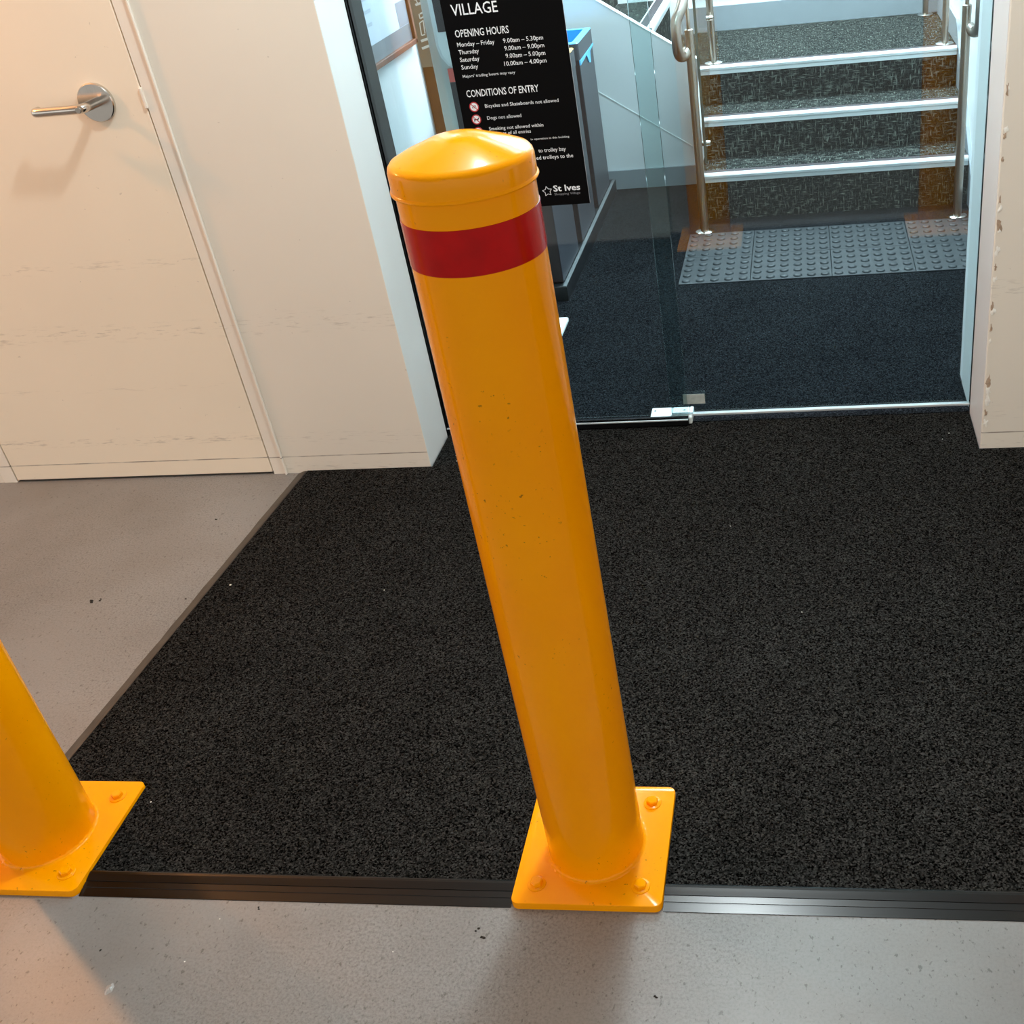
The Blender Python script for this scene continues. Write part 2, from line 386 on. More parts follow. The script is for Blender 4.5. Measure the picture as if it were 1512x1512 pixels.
# header over the glass, ceilings
struct(obj('trim_1', B(XC, XR, Yg1-0.04, Yg2+0.08, 2.20, CEIL), 'black'), 'dark door operator beam over the glass doors')
struct(obj('ceiling', B(-5.5, 4.5, -4.5, Yw+0.17, CEIL, CEIL+0.1), 'ceiling'))
struct(obj('ceiling_lobby', B(-3.2, 1.2, Yw+0.17, 6.0, 2.86, 2.96), 'ceiling'))
# lobby walls
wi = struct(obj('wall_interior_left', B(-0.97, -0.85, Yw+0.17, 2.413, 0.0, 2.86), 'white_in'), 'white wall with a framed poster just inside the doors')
obj('end_trim', B(-0.972, -0.8495, 2.413, 2.422, 0.0, 2.86), 'skirt', wi)
struct(obj('wall_interior_right', B(1.03, 1.15, Yw+0.37, 4.62, 0.0, 2.86), 'white'), 'white wall right of the stairs')
struct(obj('wall_return_right', B(XR, 1.15, Yw+0.371, Yw+0.42, 0.0, 2.86), 'white'))
struct(obj('wall_back', B(-1.2, 1.15, 4.50, 4.62, 0.0, 2.86), 'white'), 'white wall behind the stair landing')
struct(obj('wall_hall_back', B(-3.2, -1.2, 5.9, 6.0, 0.0, 2.86), 'white'))
struct(obj('baseboard_back', B(-0.2, 1.03, 4.488, 4.50, 0.51, 0.622), 'skirt'), 'grey skirting behind the landing')
# sloping grey skirting on the right wall following the steps
struct(obj('baseboard_right', prism([(1.70, ZM), (1.70, 0.10), (3.07, 0.10), (3.76, 0.60), (4.488, 0.62), (4.488, 0.40), (3.30, ZM)], 'x', 1.016, 1.03), 'skirt'), 'grey skirting rising along the right stair wall')
# sloping white side wall of the upper flight
SW = [(-0.06, ZM), (-0.06, 0.533), (-1.05, 1.186), (-1.05, ZM)]
sw = struct(obj('wall_stair_side', prism(SW, 'y', 3.705, 3.745), 'white'), 'white sloping side wall of the upper stair flight')
obj('top_trim', prism([(-0.06, 0.533), (-1.05, 1.186), (-1.05, 1.1895), (-0.06, 0.5365)], 'y', 3.702, 3.745), 'plastic_w', sw)
obj('joint_bead', prism([(-0.08, 0.147), (-1.05, 0.800), (-1.05, 0.8045), (-0.08, 0.1515)], 'y', 3.702, 3.7055), 'plastic_w', sw)
struct(obj('baseboard_stair_side', B(-1.05, -0.06, 3.693, 3.705, ZM, 0.092), 'skirt'), 'grey skirting under the sloping white wall')

# flush door with frame
dr = struct(obj('door_1', B(DL+0.002, DR-0.002, Yw-0.0005, Yw+0.04, 0.007, 2.06, 0.0015), 'door'), 'cream flush door with steel lever handle and scuff marks')
RXc, RZc = -1.253, 1.031
def disc_y(cx, cz, r, y0, y1, n=40, bev=0.0):
    prof = [(r*0.999, 0), (r, bev), (r, (y0-y1)-bev), (r-bev, (y0-y1))] if bev else [(r, 0), (r, y0-y1)]
    bm = bmesh.new(); rings = []
    for rr, d in prof: rings.append([bm.verts.new((cx+rr*math.cos(2*math.pi*i/n), y0-d, cz+rr*math.sin(2*math.pi*i/n))) for i in range(n)])
    for a, b in zip(rings, rings[1:]):
        for i in range(n): bm.faces.new((a[i], a[(i+1) % n], b[(i+1) % n], b[i]))
    bm.faces.new(rings[0]); bm.faces.new(rings[-1][::-1])
    bmesh.ops.recalc_face_normals(bm, faces=bm.faces[:]); return bm
hd = obj('door_handle', disc_y(RXc, RZc, 0.044, Yw, Yw-0.010, 48, 0.002), 'chrome', dr, smooth=True)
lv = tube([(RXc, Yw-0.009, RZc), (RXc, Yw-0.045, RZc), (RXc-0.004, Yw-0.060, RZc), (RXc-0.022, Yw-0.066, RZc), (RXc-0.06, Yw-0.066, RZc), (RXc-0.112, Yw-0.066, RZc), (RXc-0.118, Yw-0.060, RZc), (RXc-0.118, Yw-0.050, RZc)], 0.0105, 18)
obj('lever', lv, 'chrome', hd, smooth=True)
obj('lock_cylinder', disc_y(RXc-0.004, RZc, 0.0075, Yw-0.066, Yw-0.0772, 20, 0.001), 'steel', hd, smooth=True)
obj('strike_lip', B(DR-0.004, DR+0.003, Yw-0.006, Yw+0.002, 1.008, 1.055, 0.0015), 'frame', dr)
fr = struct(obj('trim_2', B(DR+0.002, DR+0.0425, Yw-0.001, Yw+0.10, 0.0, 2.10), 'frame'), 'cream door frame right of the flush door')
obj('frame_bead', B(DR+0.0375, DR+0.0428, Yw-0.008, Yw-0.001, 0.0, 2.10, 0.0015), 'frame', fr)
struct(obj('trim_3', B(DL-0.0425, DL-0.002, Yw-0.001, Yw+0.10, 0.0, 2.10), 'frame'), 'cream door frame left of the flush door')
struct(obj('trim_4', B(DL-0.002, DR+0.002, Yw-0.001, Yw+0.10, 2.065, 2.10), 'frame'))
obj('door_threshold', B(DL+0.002, DR-0.002, Yw+0.045, Yw+0.12, 0.0, 0.006), 'black', dr)
obj('door_void', B(DL-0.002, DR+0.002, Yw+0.12, Yw+0.17, 0.0, 2.10), 'black', dr)

# black frame post and glass sliding leaves
struct(obj('trim_5', B(XC-0.17, XC+0.004, Yw+0.171, Yw+0.270, 0.0, 2.86), 'black'), 'black metal door frame at the left of the glass')
def glass_leaf(name, x0, x1, yc, label, t=0.010):
    bm = B(x0, x1, yc-t/2, yc+t/2, 0.030, 2.20)
    for f in bm.faces:
        if abs(f.normal.y) < 0.5: f.material_index = 1
    return struct(obj(name, bm, ['glass', 'edge']), label)
d2 = glass_leaf('door_2', XC+0.004, 0.038, Yg1, 'left sliding glass door leaf with dark bottom rail')
obj('bottom_rail', B(XC+0.004, 0.038, Yg1-0.012, Yg1+0.012, 0.012, 0.030, 0.001), 'black', d2)
obj('rail_edge', B(XC+0.004, 0.037, Yg1-0.0130, Yg1-0.010, 0.0275, 0.0310), 'alu', d2)
d3 = glass_leaf('door_3', -0.012, XR-0.001, Yg2, 'right sliding glass door leaf with polished bottom edge')
obj('bottom_edge', B(0.048, XR-0.002, Yg2-0.007, Yg2+0.006, 0.024, 0.0305, 0.001), 'alu', d3)
gd = thing('floor_guide', (-0.015, 1.50, ZM), 'white plastic floor guide where the two glass door leaves overlap', 'door guide')
obj('guide_block', B(-0.073, -0.0135, 1.474, 1.528, ZM, 0.0285, 0.003), 'plastic_w', gd)
obj('guide_block', B(-0.0125, 0.036, 1.474, 1.528, ZM, 0.0285, 0.003), 'plastic_w', gd)
obj('end_stop', B(0.0365, 0.047, 1.462, 1.530, ZM, 0.0285, 0.003), 'plastic_w', gd)
for sx in (-0.062, 0.022): obj('screw_slot', B(sx-0.003, sx+0.003, 1.506, 1.511, 0.0280, 0.0290), 'dark', gd)
tag(obj('sticker', B(0.025, 0.086, Yg2-0.0062, Yg2-0.0052, 0.062, 0.092), 'sticker'), 'small grey sticker low on the glass above the floor guide', 'sticker')

# ================================================================== bollards
PH = 0.125; TR = 0.0808
def hexhead(cx, cy, z0):
    bm = bmesh.new(); n = 6
    prof = [(0.0105, z0), (0.0105, z0+0.0065), (0.0085, z0+0.0082)]
    rings = [[bm.verts.new((cx+r*math.cos(math.pi/3*i+.4), cy+r*math.sin(math.pi/3*i+.4), z)) for i in range(n)] for r, z in prof]
    for a, b in zip(rings, rings[1:]):
        for i in range(n): bm.faces.new((a[i], a[(i+1) % n], b[(i+1) % n], b[i]))
    bm.faces.new(rings[-1]); bmesh.ops.recalc_face_normals(bm, faces=bm.faces[:]); return bm
def make_bollard(x, y, label):
    t = thing('bollard', (x, y, 0), label, 'bollard', 'yellow bollards along the mat')
    PT = 0.0145
    pl = prism(rounded_rect(x-PH, x+PH, y-PH, y+PH, 0.013, 5), 'z', 0.0, PT)
    ed = [e for e in pl.edges if all(abs(v.co.z-PT) < 1e-6 for v in e.verts) and len(e.link_faces) == 2 and any(abs(f.normal.z) < .5 for f in e.link_faces)]
    bmesh.ops.bevel(pl, geom=ed, offset=0.0018, segments=2, affect='EDGES', profile=0.5)
    obj('base_plate', pl, 'amber', t, smooth=True)
    obj('tube', lathe([(TR, PT-0.001), (TR, 0.3), (TR, 0.6), (TR, 0.9), (TR, 1.165)], x, y, 96), 'amber', t, smooth=True)
    # lumpy weld fillet round the foot
    wb = bmesh.new(); n = 120; rings = []
    for i in range(n):
        a = 2*math.pi*i/n; k = 1+0.16*math.sin(i*2.1)+random.uniform(-.12, .12); ring = []
        for j in range(6):
            b = math.pi/2*j/5; rr = TR-0.001+0.0085*k*(1-math.sin(b)*0.9); zz = PT-0.001+0.0085*k*(1-math.cos(b)*0.9)
            ring.append(wb.verts.new((x+rr*math.cos(a), y+rr*math.sin(a), zz)))
        rings.append(ring)
    for i in range(n):
        a, b = rings[i], rings[(i+1) % n]
        for j in range(5): wb.faces.new((a[j], b[j], b[j+1], a[j+1]))
    bmesh.ops.recalc_face_normals(wb, faces=wb.faces[:])
    obj('weld_bead', wb, 'amber', t, smooth=True)
    cr = 0.0838
    prof = [(TR-0.001, 1.1495), (cr+0.0010, 1.1498), (cr+0.0018, 1.1515), (cr+0.0010, 1.1535), (cr, 1.1545), (cr, 1.1735), (cr-0.0012, 1.1785), (cr-0.0045, 1.1825), (cr-0.009, 1.1845),
            (0.062, 1.1905), (0.045, 1.1965), (0.032, 1.2015), (0.022, 1.2040), (0.012, 1.2050), (0.0, 1.2053)]
    obj('cap', lathe(prof, x, y, 96), 'amber', t, smooth=True)
    obj('reflective_band', lathe([(TR-.0005, 1.0665), (TR+0.0008, 1.0668), (TR+0.0008, 1.1207), (TR-.0005, 1.121)], x, y, 96), 'tape', t, smooth=True)
    for sx in (-1, 1):
        for sy in (-1, 1):
            bo = obj('bolt', hexhead(x+sx*0.087, y+sy*0.087, PT+0.0018), 'amber', t)
            obj('washer', lathe([(0.0155, PT-.0005), (0.0155, PT+0.0012), (0.0145, PT+0.0019), (0.0, PT+0.0019)], x+sx*0.087, y+sy*0.087, 24), 'amber', bo, smooth=True)
    return t
b0 = make_bollard(0, 0, 'whole amber bollard in the middle with red band near its domed cap')
b1 = copy_tree(b0); b1.location = (-1.0261, 0, 0); b1['label'] = 'amber bollard cut off by the left edge, foot at the mat corner'
b2 = copy_tree(b0); b2.location = (0.885, 0, 0); b2['label'] = 'amber bollard out of the frame on the right, seen mirrored in the glass'

# ================================================================== entrance mat and its rubber edges
YS0, YS1 = -0.1235, -0.0755
lx = lambda y: -1.1412+0.0652*y
g = 0.001
def notch(cx): return [(cx-PH-g, YS1), (cx-PH-g, PH+g), (cx+PH+g, PH+g), (cx+PH+g, YS1)]
outline = [(lx(PH+g)+0.028, PH+g), (-1.0261+PH+g, PH+g), (-1.0261+PH+g, YS1)] + notch(0) + notch(0.885) + \
          [(3.2, YS1), (3.2, Yw-0.001), (XR-0.003, Yw-0.001), (XR-0.003, 1.472), (XC+0.005, 1.472), (XC+0.005, Yw-0.001), (lx(Yw)+0.028, Yw-0.001)]
tag(obj('entrance_mat', prism(outline, 'z', 0.0, ZM), 'mat'), 'large black carpet mat before the glass doors', 'mat')
prof = [(YS0, 0.0), (YS0, 0.0012), (-0.110, 0.0034), (-0.1095, 0.0026), (-0.1075, 0.0030), (-0.107, 0.0040), (-0.0985, 0.0056), (-0.098, 0.0046), (-0.096, 0.0050), (-0.0955, 0.0062),
        (-0.088, 0.0082), (-0.083, 0.0095), (-0.079, 0.0098), (YS1-0.0005, 0.0085), (YS1-0.0005, 0.0)]
def strip(x0, x1, label):
    tag(obj('rubber_edging', prism(prof, 'x', x0, x1), 'rubber'), label, 'mat edging', 'black rubber mat edging')
strip(-1.0261+PH+g, -PH-g, 'long dull black rubber edging strip between the two bollard feet')
strip(PH+g, 0.885-PH-g, 'ribbed black rubber edging strip with bright sheen right of the middle bollard')
strip(0.885+PH+g, 3.2, 'black rubber edging strip beyond the right edge of the frame')
es = bmesh.new(); y0, y1 = PH+0.004, Yw-0.004
pr = [(0.0, 0.0), (0.0, 0.0015), (0.018, 0.0075), (0.024, 0.0088), (0.027, 0.0085), (0.027, 0.0)]
nseg = 24; rings = []
for i in range(nseg+1):
    y = y0+(y1-y0)*i/nseg; jig = random.uniform(-0.0012, 0.0012)
    rings.append([es.verts.new((lx(y)+a+(jig if k < 2 else 0), y, h)) for k, (a, h) in enumerate(pr)])
for a, b in zip(rings, rings[1:]):
    for k in range(len(pr)): es.faces.new((a[k], b[k], b[(k+1) % len(pr)], a[(k+1) % len(pr)]))
es.faces.new(rings[0]); es.faces.new(rings[-1][::-1]); bmesh.ops.recalc_face_normals(es, faces=es.faces[:])
tag(obj('rubber_edging', es, 'rubber_worn'), 'worn brown-black edging along the left side of the mat', 'mat edging', 'black rubber mat edging')

# ================================================================== stairs
XS0, XS1 = -0.06, 1.016
steps = [(3.19, 0.193), (3.43, 0.354), (3.68, 0.508)]
st = thing('staircase', (0.48, 3.19, ZM), 'charcoal carpeted steps with bright aluminium nosings leading up to a landing', 'stairs')
ends = [3.43, 3.68, 4.488]
def nosing_x(x0, x1, y, z, parent):
    pr = [(y-0.003, z-0.030), (y-0.003, z-0.016), (y-0.0065, z-0.012), (y-0.0065, z-0.003), (y-0.002, z+0.0035), (y+0.020, z+0.0035), (y+0.020, z+0.0005), (y+0.0, z+0.0005), (y+0.0, z-0.030)]
    n = obj('nosing', prism(pr, 'x', x0, x1), 'alu', parent)
    obj('grip_strip', B(x0, x1, y+0.020, y+0.055, z+0.0003, z+0.003), 'grip', n)
for i, ((y, z), e) in enumerate(zip(steps, ends)):
    s = obj('step', B(XS0, XS1, y, e, ZM, z), 'stair', st) if i < 2 else \
        obj('landing', prism([(XS0, 3.68), (XS1, 3.68), (XS1, 4.488), (XS0, 4.488)], 'z', ZM, z), 'stair', st)
    nosing_x(XS0+0.012, XS1-0.002, y, z, s)
obj('stringer', prism([(3.36, 0.20), (3.36, 0.30), (3.70, 0.575), (3.70, 0.20)], 'x', -0.0585, -0.044), 'white', st)
# upper flight going up to the left
u = thing('upper_staircase', (-0.25, 4.1, 0.508), 'upper carpeted stair flight climbing left behind the sloping white wall', 'stairs')
obj('landing', B(-0.30, XS0-0.001, 3.747, 4.486, 0.30, 0.508), 'stair', u)
for i in range(5):
    x = -0.255-0.25*i; z = 0.508+0.165*(i+1)
    s = obj('step', B(x-0.25, x, 3.746, 4.486, z-0.164, z), 'stair', u)
    n = obj('nosing', prism([(x+0.003, z-0.030), (x+0.0065, z-0.012), (x+0.0065, z-0.003), (x+0.002, z+0.0035), (x-0.022, z+0.0035), (x-0.022, z+0.0005), (x, z+0.0005), (x, z-0.030)], 'y', 3.747, 4.484), 'alu', s)
    obj('grip_strip', B(x-0.062, x-0.022, 3.747, 4.484, z+0.0002, z+0.003), 'grip', n)
    obj('edge_trim', B(x-0.068, x-0.062, 3.747, 4.484, z+0.0002, z+0.004), 'alu', n)

# handrails
def post(x, y, z0, z1, r, parent, flange=True):
    p = obj('post', lathe([(0, z0), (r, z0), (r, z1-0.003), (r-0.003, z1), (0, z1)], x, y, 24), 'steel', parent, smooth=True)
    if flange: obj('flange', lathe([(0.037, z0), (0.037, z0+0.003), (0.032, z0+0.006), (r, z0+0.009)], x, y, 32), 'chrome', p, smooth=True)
    return p
def handrail(x, side, label):
    t = thing('handrail', (x, 3.05, ZM), label, 'handrail', 'steel handrails of the stairs')
    p = post(x, 3.05, ZM, 0.775, 0.0165, t)
    post(x+0.03*(1 if side < 0 else 0.3), 3.745, 0.510, 1.30, 0.0135, t)
    if side > 0: post(x-0.005, 4.43, 0.510, 1.35, 0.0135, t)
    xr = x+side*0.040; yz = 0.66
    path = [(x+side*0.010, 3.050, 0.700), (x+side*0.024, 3.030, 0.686), (xr-side*0.004, 3.004, 0.694), (xr, 2.990, 0.722), (xr, 2.986, 0.770), (xr-side*0.002, 2.994, 0.812), (x+side*0.018, 3.020, 0.852),
            (x+side*0.006, 3.08, 0.905), (x+side*0.004, 3.16, 0.962), (x+side*0.004, 3.40, 1.125), (x+side*0.004, 3.70, 1.330), (x+side*0.004, 3.80, 1.37), (x+side*0.004, 4.3, 1.38)]
    obj('rail', tube(path, 0.0195, 20), 'steel', t, smooth=True)
    obj('bracket', tube([(x, 3.05, 0.770), (x, 3.05, 0.80), (x+side*0.002, 3.06, 0.84), (x+side*0.005, 3.07, 0.89)], 0.0075, 12), 'steel', p, smooth=True)
    return t
hl = handrail(-0.030, -1, 'left steel stair handrail with looped end beside the sloping white wall')
hr = handrail(0.962, 1, 'right steel stair handrail with looped end beside the white wall')
# glass balustrade at the left of the steps
bp = prism([(3.09, 0.27), (3.09, 1.02), (3.73, 1.44), (3.73, 0.66)], 'x', -0.012, -0.002)
for f in bp.faces:
    if abs(f.normal.x) < 0.5: f.material_index = 1
gb = tag(obj('glass_balustrade', bp, ['glass_b', 'edge']), 'sloping glass panel fixed along the left side of the steps', 'balustrade')
for y, z in ((3.14, 0.335), (3.70, 0.70)):
    for s in (-1, 1):
        bm = bmesh.new(); bmesh.ops.create_cone(bm, cap_ends=True, segments=20, radius1=0.011, radius2=0.009, depth=0.014)
        bmesh.ops.rotate(bm, verts=bm.verts, matrix=Matrix.Rotation(math.radians(90*s), 3, 'Y')); bmesh.ops.translate(bm, verts=bm.verts, vec=(-0.007+s*0.012, y, z))
        obj('standoff', bm, 'chrome', gb, smooth=True)

# ================================================================== tactile pavers at the foot of the steps
tp = thing('tactile_paving', (0.45, 2.75, ZM), 'grey tactile floor panel with raised domes before the steps', 'tactile paving')
xs = [-0.088, 0.172, 0.464, 0.756, 1.010]; ys = [2.492, 2.756, 3.018]
dome_me = None
for i in range(4):
    for j in range(2):
        t = obj('tile', B(xs[i]+0.0008, xs[i+1]-0.0008, ys[j]+0.0008, ys[j+1]-0.0008, ZM, ZM+0.004, 0.001, 1), 'tactile', tp)
        nx = round((xs[i+1]-xs[i])/0.0487); ny = 5
        for a in range(nx):
            for b in range(ny):
                x = xs[i]+(a+.5)*(xs[i+1]-xs[i])/nx; y = ys[j]+(b+.5)*(ys[j+1]-ys[j])/ny
                if dome_me is None:
                    bm = lathe([(0.0165, 0), (0.0160, 0.0016), (0.0125, 0.0046), (0.0115, 0.005), (0, 0.005)], 0, 0, 12)
                    dome_me = bpy.data.meshes.new('dome')
                    for f in bm.faces: f.smooth = True
                    bm.to_mesh(dome_me); bm.free(); dome_me.set_sharp_from_angle(angle=math.radians(40)); dome_me.materials.append(MT['tactile'])
                d = bpy.data.objects.new('dome', dome_me); COL.objects.link(d); d.parent = t
                d.location = Vector((x, y, ZM+0.0039))-origin_of(t)

# ================================================================== black information sign on the glass
SY = Yg1-0.0115
K = (SY+1.2073)/(1.47+1.2073)
sx_ = lambda x: 0.3883+(x-0.3883)*K
sz_ = lambda z: 1.4964+(z-1.4964)*K
sg = thing('information_sign', (sx_(-0.303), SY, sz_(0.653)), 'tall black sign with white opening hours on the left glass leaf', 'sign')
sb = B(sx_(-0.448), sx_(-0.160), SY+0.0008, SY+0.0064, sz_(0.653), 1.46)
for f in sb.faces:
    if f.normal.x > 0.5: f.material_index = 1
obj('board', sb, ['sign', 'sign_edge'], sg)
# lettering stands a hair proud of the board
TY = SY+0.0004
def text(s, x, z, w, h, mat='print', bold=0.0, name='lettering'):
    cu = bpy.data.curves.new('t', 'FONT'); cu.body = s; cu.size = 1.0; cu.resolution_u = 2; cu.offset = bold
    to = bpy.data.objects.new('t', cu); COL.objects.link(to)
    bpy.context.view_layer.update()
    me = bpy.data.meshes.new_from_object(to.evaluated_get(bpy.context.evaluated_depsgraph_get()))
    bpy.data.objects.remove(to); bpy.data.curves.remove(cu)
    bm = bmesh.new(); bm.from_mesh(me); bpy.data.meshes.remove(me)
    x0 = min(v.co.x for v in bm.verts); x1 = max(v.co.x for v in bm.verts)
    for v in bm.verts: v.co = Vector((sx_(x+(v.co.x-x0)/(x1-x0)*w), TY, sz_(z+v.co.y*h/0.70)))
    return obj(name, bm, mat, sg)
R_ = -0.2175
text('VILLAGE', -0.4255, 1.1165, 0.1115, 0.0245, bold=0.006)
text('OPENING HOURS', -0.4265, 1.0690, 0.1305, 0.0165, bold=0.008)
H1 = 0.0100
for i, (d, tm) in enumerate((('Monday \u2013 Friday', '9.00am \u2013 5.30pm'), ('Thursday', '9.00am \u2013 9.00pm'), ('Saturday', '9.00am \u2013 5.00pm'), ('Sunday', '10.00am \u2013 4.00pm'))):
    z = 1.0480-0.0170*i
    text(d, -0.4265, z, (0.0915, 0.0500, 0.0480, 0.0415)[i], H1, bold=0.004)
    ww = 0.1030 if i == 3 else 0.0965
    text(tm, R_-ww, z, ww, H1, bold=0.004)
text("Majors' trading hours may vary", -0.4275, 0.9780, 0.1300, 0.0066, bold=0.002)
text('CONDITIONS OF ENTRY', -0.4265, 0.9325, 0.1800, 0.0165, bold=0.008)
text('Bicycles and Skateboards not allowed', -0.3860, 0.9050, 0.1835, 0.0082, bold=0.003)
text('Dogs not allowed', -0.3860, 0.8765, 0.0860, 0.0082, bold=0.003)
text('Smoking not allowed within', -0.3860, 0.8505, 0.1370, 0.0082, bold=0.003)
text('5 metres of all entries', -0.3855, 0.8380, 0.1030, 0.0082, bold=0.003)
text('in operation in this building', -0.2860, 0.8195, 0.0970, 0.0048)
text('to trolley bay', -0.2715, 0.7885, 0.0695, 0.0095, bold=0.004)
text('ed trolleys to the', -0.2795, 0.7710, 0.0935, 0.0095, bold=0.004)
text('St Ives', -0.2490, 0.6890, 0.0690, 0.0150, bold=0.022)
text('Shopping Village', -0.2480, 0.6790, 0.0665, 0.0058, 'print_grey')
def ring2d(cx, cz, r0, r1, n, y):
    bm = bmesh.new()
    a = [bm.verts.new((cx+r0*math.cos(2*math.pi*i/n), y, cz+r0*math.sin(2*math.pi*i/n))) for i in range(n)]
    b = [bm.verts.new((cx+r1*math.cos(2*math.pi*i/n), y, cz+r1*math.sin(2*math.pi*i/n))) for i in range(n)]
    for i in range(n): bm.faces.new((a[i], a[(i+1) % n], b[(i+1) % n], b[i]))
    return bm
def disc2d(cx, cz, r, n, y):
    bm = bmesh.new(); bm.faces.new([bm.verts.new((cx+r*math.cos(2*math.pi*i/n), y, cz+r*math.sin(2*math.pi*i/n))) for i in range(n)]); return bm
def poly2d(polys, y, f=lambda p: p):
    bm = bmesh.new()
    for p in polys:
        p = [f(q) for q in p]
        bm.faces.new([bm.verts.new((a, y, b)) for a, b in p])
    bmesh.ops.triangulate(bm, faces=bm.faces[:]); return bm
def stroke(x0, z0, x1, z1, wd):
    d = Vector((x1-x0, z1-z0)); d.normalize(); n = Vector((-d.y, d.x))*wd/2
    return [(x0+n.x, z0+n.y), (x1+n.x, z1+n.y), (x1-n.x, z1-n.y), (x0-n.x, z0-n.y)]
# five-pointed outline star of the logo
stp = []
for k in range(10):
    a = math.pi/2+math.pi*k/5+0.12; r = 0.0125 if k % 2 == 0 else 0.0066; stp.append((sx_(-0.2650)+r*math.cos(a), sz_(0.6905)+r*math.sin(a)))
obj('star_logo', poly2d([stroke(*stp[i], *stp[(i+1) % 10], 0.0013) for i in range(10)], TY), 'print', sg)
for k, cz in enumerate((0.9090, 0.8790, 0.8490)):
    cx = sx_(-0.4135); cz = sz_(cz); r = 0.0118
    ic = obj('prohibition_sign', disc2d(cx, cz, r, 28, TY), 'print', sg)
    obj('red_ring', ring2d(cx, cz, r*0.80, r, 28, TY-0.00012), 'red', ic)
    obj('slash', poly2d([stroke(cx-r*.6, cz+r*.6, cx+r*.6, cz-r*.6, 0.0018)], TY-0.00010), 'red', ic)
    if k == 0:
        pics = [stroke(cx-.005, cz-.002, cx-.001, cz+.003, .001), stroke(cx-.001, cz+.003, cx+.004, cz+.003, .001), stroke(cx+.005, cz-.002, cx+.003, cz+.004, .001), stroke(cx-.005, cz-.002, cx+.001, cz-.002, .001), stroke(cx+.001, cz-.002, cx+.003, cz+.003, .001)]
    elif k == 1:
        pics = [[(cx-.006, cz+.001), (cx+.003, cz+.001), (cx+.006, cz+.005), (cx+.007, cz+.003), (cx+.005, cz-.001), (cx-.005, cz-.002)], stroke(cx-.005, cz-.001, cx-.005, cz-.006, .0015), stroke(cx+.0035, cz, cx+.0035, cz-.006, .0015), stroke(cx-.006, cz+.001, cx-.007, cz+.004, .001)]
    else:
        pics = [stroke(cx-.007, cz-.002, cx+.004, cz-.002, .0022), stroke(cx+.005, cz-.002, cx+.007, cz-.002, .0022), stroke(cx+.005, cz+.001, cx+.007, cz+.004, .001)]
    obj('pictogram', poly2d(pics, TY-0.00006), 'dark', ic)

# ================================================================== recycling bins on a plinth
plinth = tag(obj('bin_plinth', B(-0.815, -0.478, 2.405, 3.67, ZM, 0.062, 0.002), 'plinth'), 'low black plinth under the row of bins', 'plinth')
obj('top_edge', B(-0.492, -0.4785, 2.410, 3.665, 0.0615, 0.0640), 'plinth_top', plinth)
def make_bin(y0, y1, rim, label, liner=None):
    x0, x1, z0, zt = -0.79, -0.494, 0.064, 0.722
    t = thing('recycling_bin', ((x0+x1)/2, (y0+y1)/2, z0), label, 'bin', 'recycling bins')
    bm = B(x0, x1, y0, y1, z0, zt-0.062, 0.004)
    for f in bm.faces:
        if f.normal.y < -0.5: f.material_index = 1
    obj('body', bm, ['bin', 'bin_front'], t)
    # hinged collar round the opening: outer shell dark, inside coloured
    co = bmesh.new()
    o = rounded_rect(x0-0.003, x1+0.003, y0-0.003, y1+0.003, 0.01, 3); inn = rounded_rect(x0+0.025, x1-0.025, y0+0.025, y1-0.025, 0.012, 3)
    n = len(o); za, zb = zt-0.064, zt
    A = [co.verts.new((*p, za)) for p in o]; Bv = [co.verts.new((*p, zb-0.003)) for p in o]; Cv = [co.verts.new((*p, zb)) for p in rounded_rect(x0, x1, y0, y1, 0.009, 3)]
    D = [co.verts.new((*p, zb)) for p in inn]; E_ = [co.verts.new((p[0], p[1], za+0.01)) for p in inn]
    for ring0, ring1, mi in ((A, Bv, 0), (Bv, Cv, 2), (Cv, D, 2), (D, E_, 1)):
        for i in range(n):
            f = co.faces.new((ring0[i], ring0[(i+1) % n], ring1[(i+1) % n], ring1[i])); f.material_index = mi
    f = co.faces.new(E_); f.material_index = 1
    bmesh.ops.recalc_face_normals(co, faces=co.faces[:])
    obj('collar', co, ['bin', rim, 'lblue' if rim == 'blue' else rim], t)
    if liner:
        lb = prism([(y0+0.0, zt-0.084), (y0+0.06, zt-0.080), (y0+0.15, zt-0.074), (y0+0.19, zt-0.112), (y0+0.225, zt-0.118), (y0+0.235, zt-0.076), (y1, zt-0.066), (y1, zt-0.061), (y0, zt-0.066)], 'x', x1-0.001, x1+0.0045)
        obj('liner_edge', lb, liner, t)
    return t
make_bin(3.275, 3.60, 'blue', 'dark bin with bright blue rim at the far end of the plinth', 'lblue')
make_bin(2.86, 3.185, 'yellow', 'dark bin with straw yellow rim half hidden behind the black sign')
make_bin(2.44, 2.77, 'redbin', 'nearest dark bin on the plinth, almost wholly behind the black sign')

# ================================================================== hand sanitiser station behind the sign
hs = thing('sanitiser_station', (-0.595, 2.12, ZM), 'pale floor-standing hand sanitiser station left of the black sign', 'sanitiser stand')
obj('base_plate', prism(rounded_rect(-0.745, -0.447, 1.96, 2.24, 0.012, 4), 'z', ZM, ZM+0.008), 'plastic_w', hs)
obj('board', B(-0.735, -0.535, 2.195, 2.215, ZM+0.008, 1.42, 0.003), 'station', hs)
obj('black_panel', B(-0.690, -0.54, 2.191, 2.1955, 0.10, 0.828), 'dark', hs)
obj('coral_label', B(-0.690, -0.54, 2.190, 2.1955, 0.829, 0.868), 'orange_red', hs)
dp = prism([(-0.69, 1.28), (-0.69, 0.945), (-0.682, 0.912), (-0.664, 0.888), (-0.640, 0.874), (-0.55, 0.874), (-0.526, 0.888), (-0.508, 0.912), (-0.50, 0.945), (-0.50, 1.28)], 'y', 2.115, 2.1945)
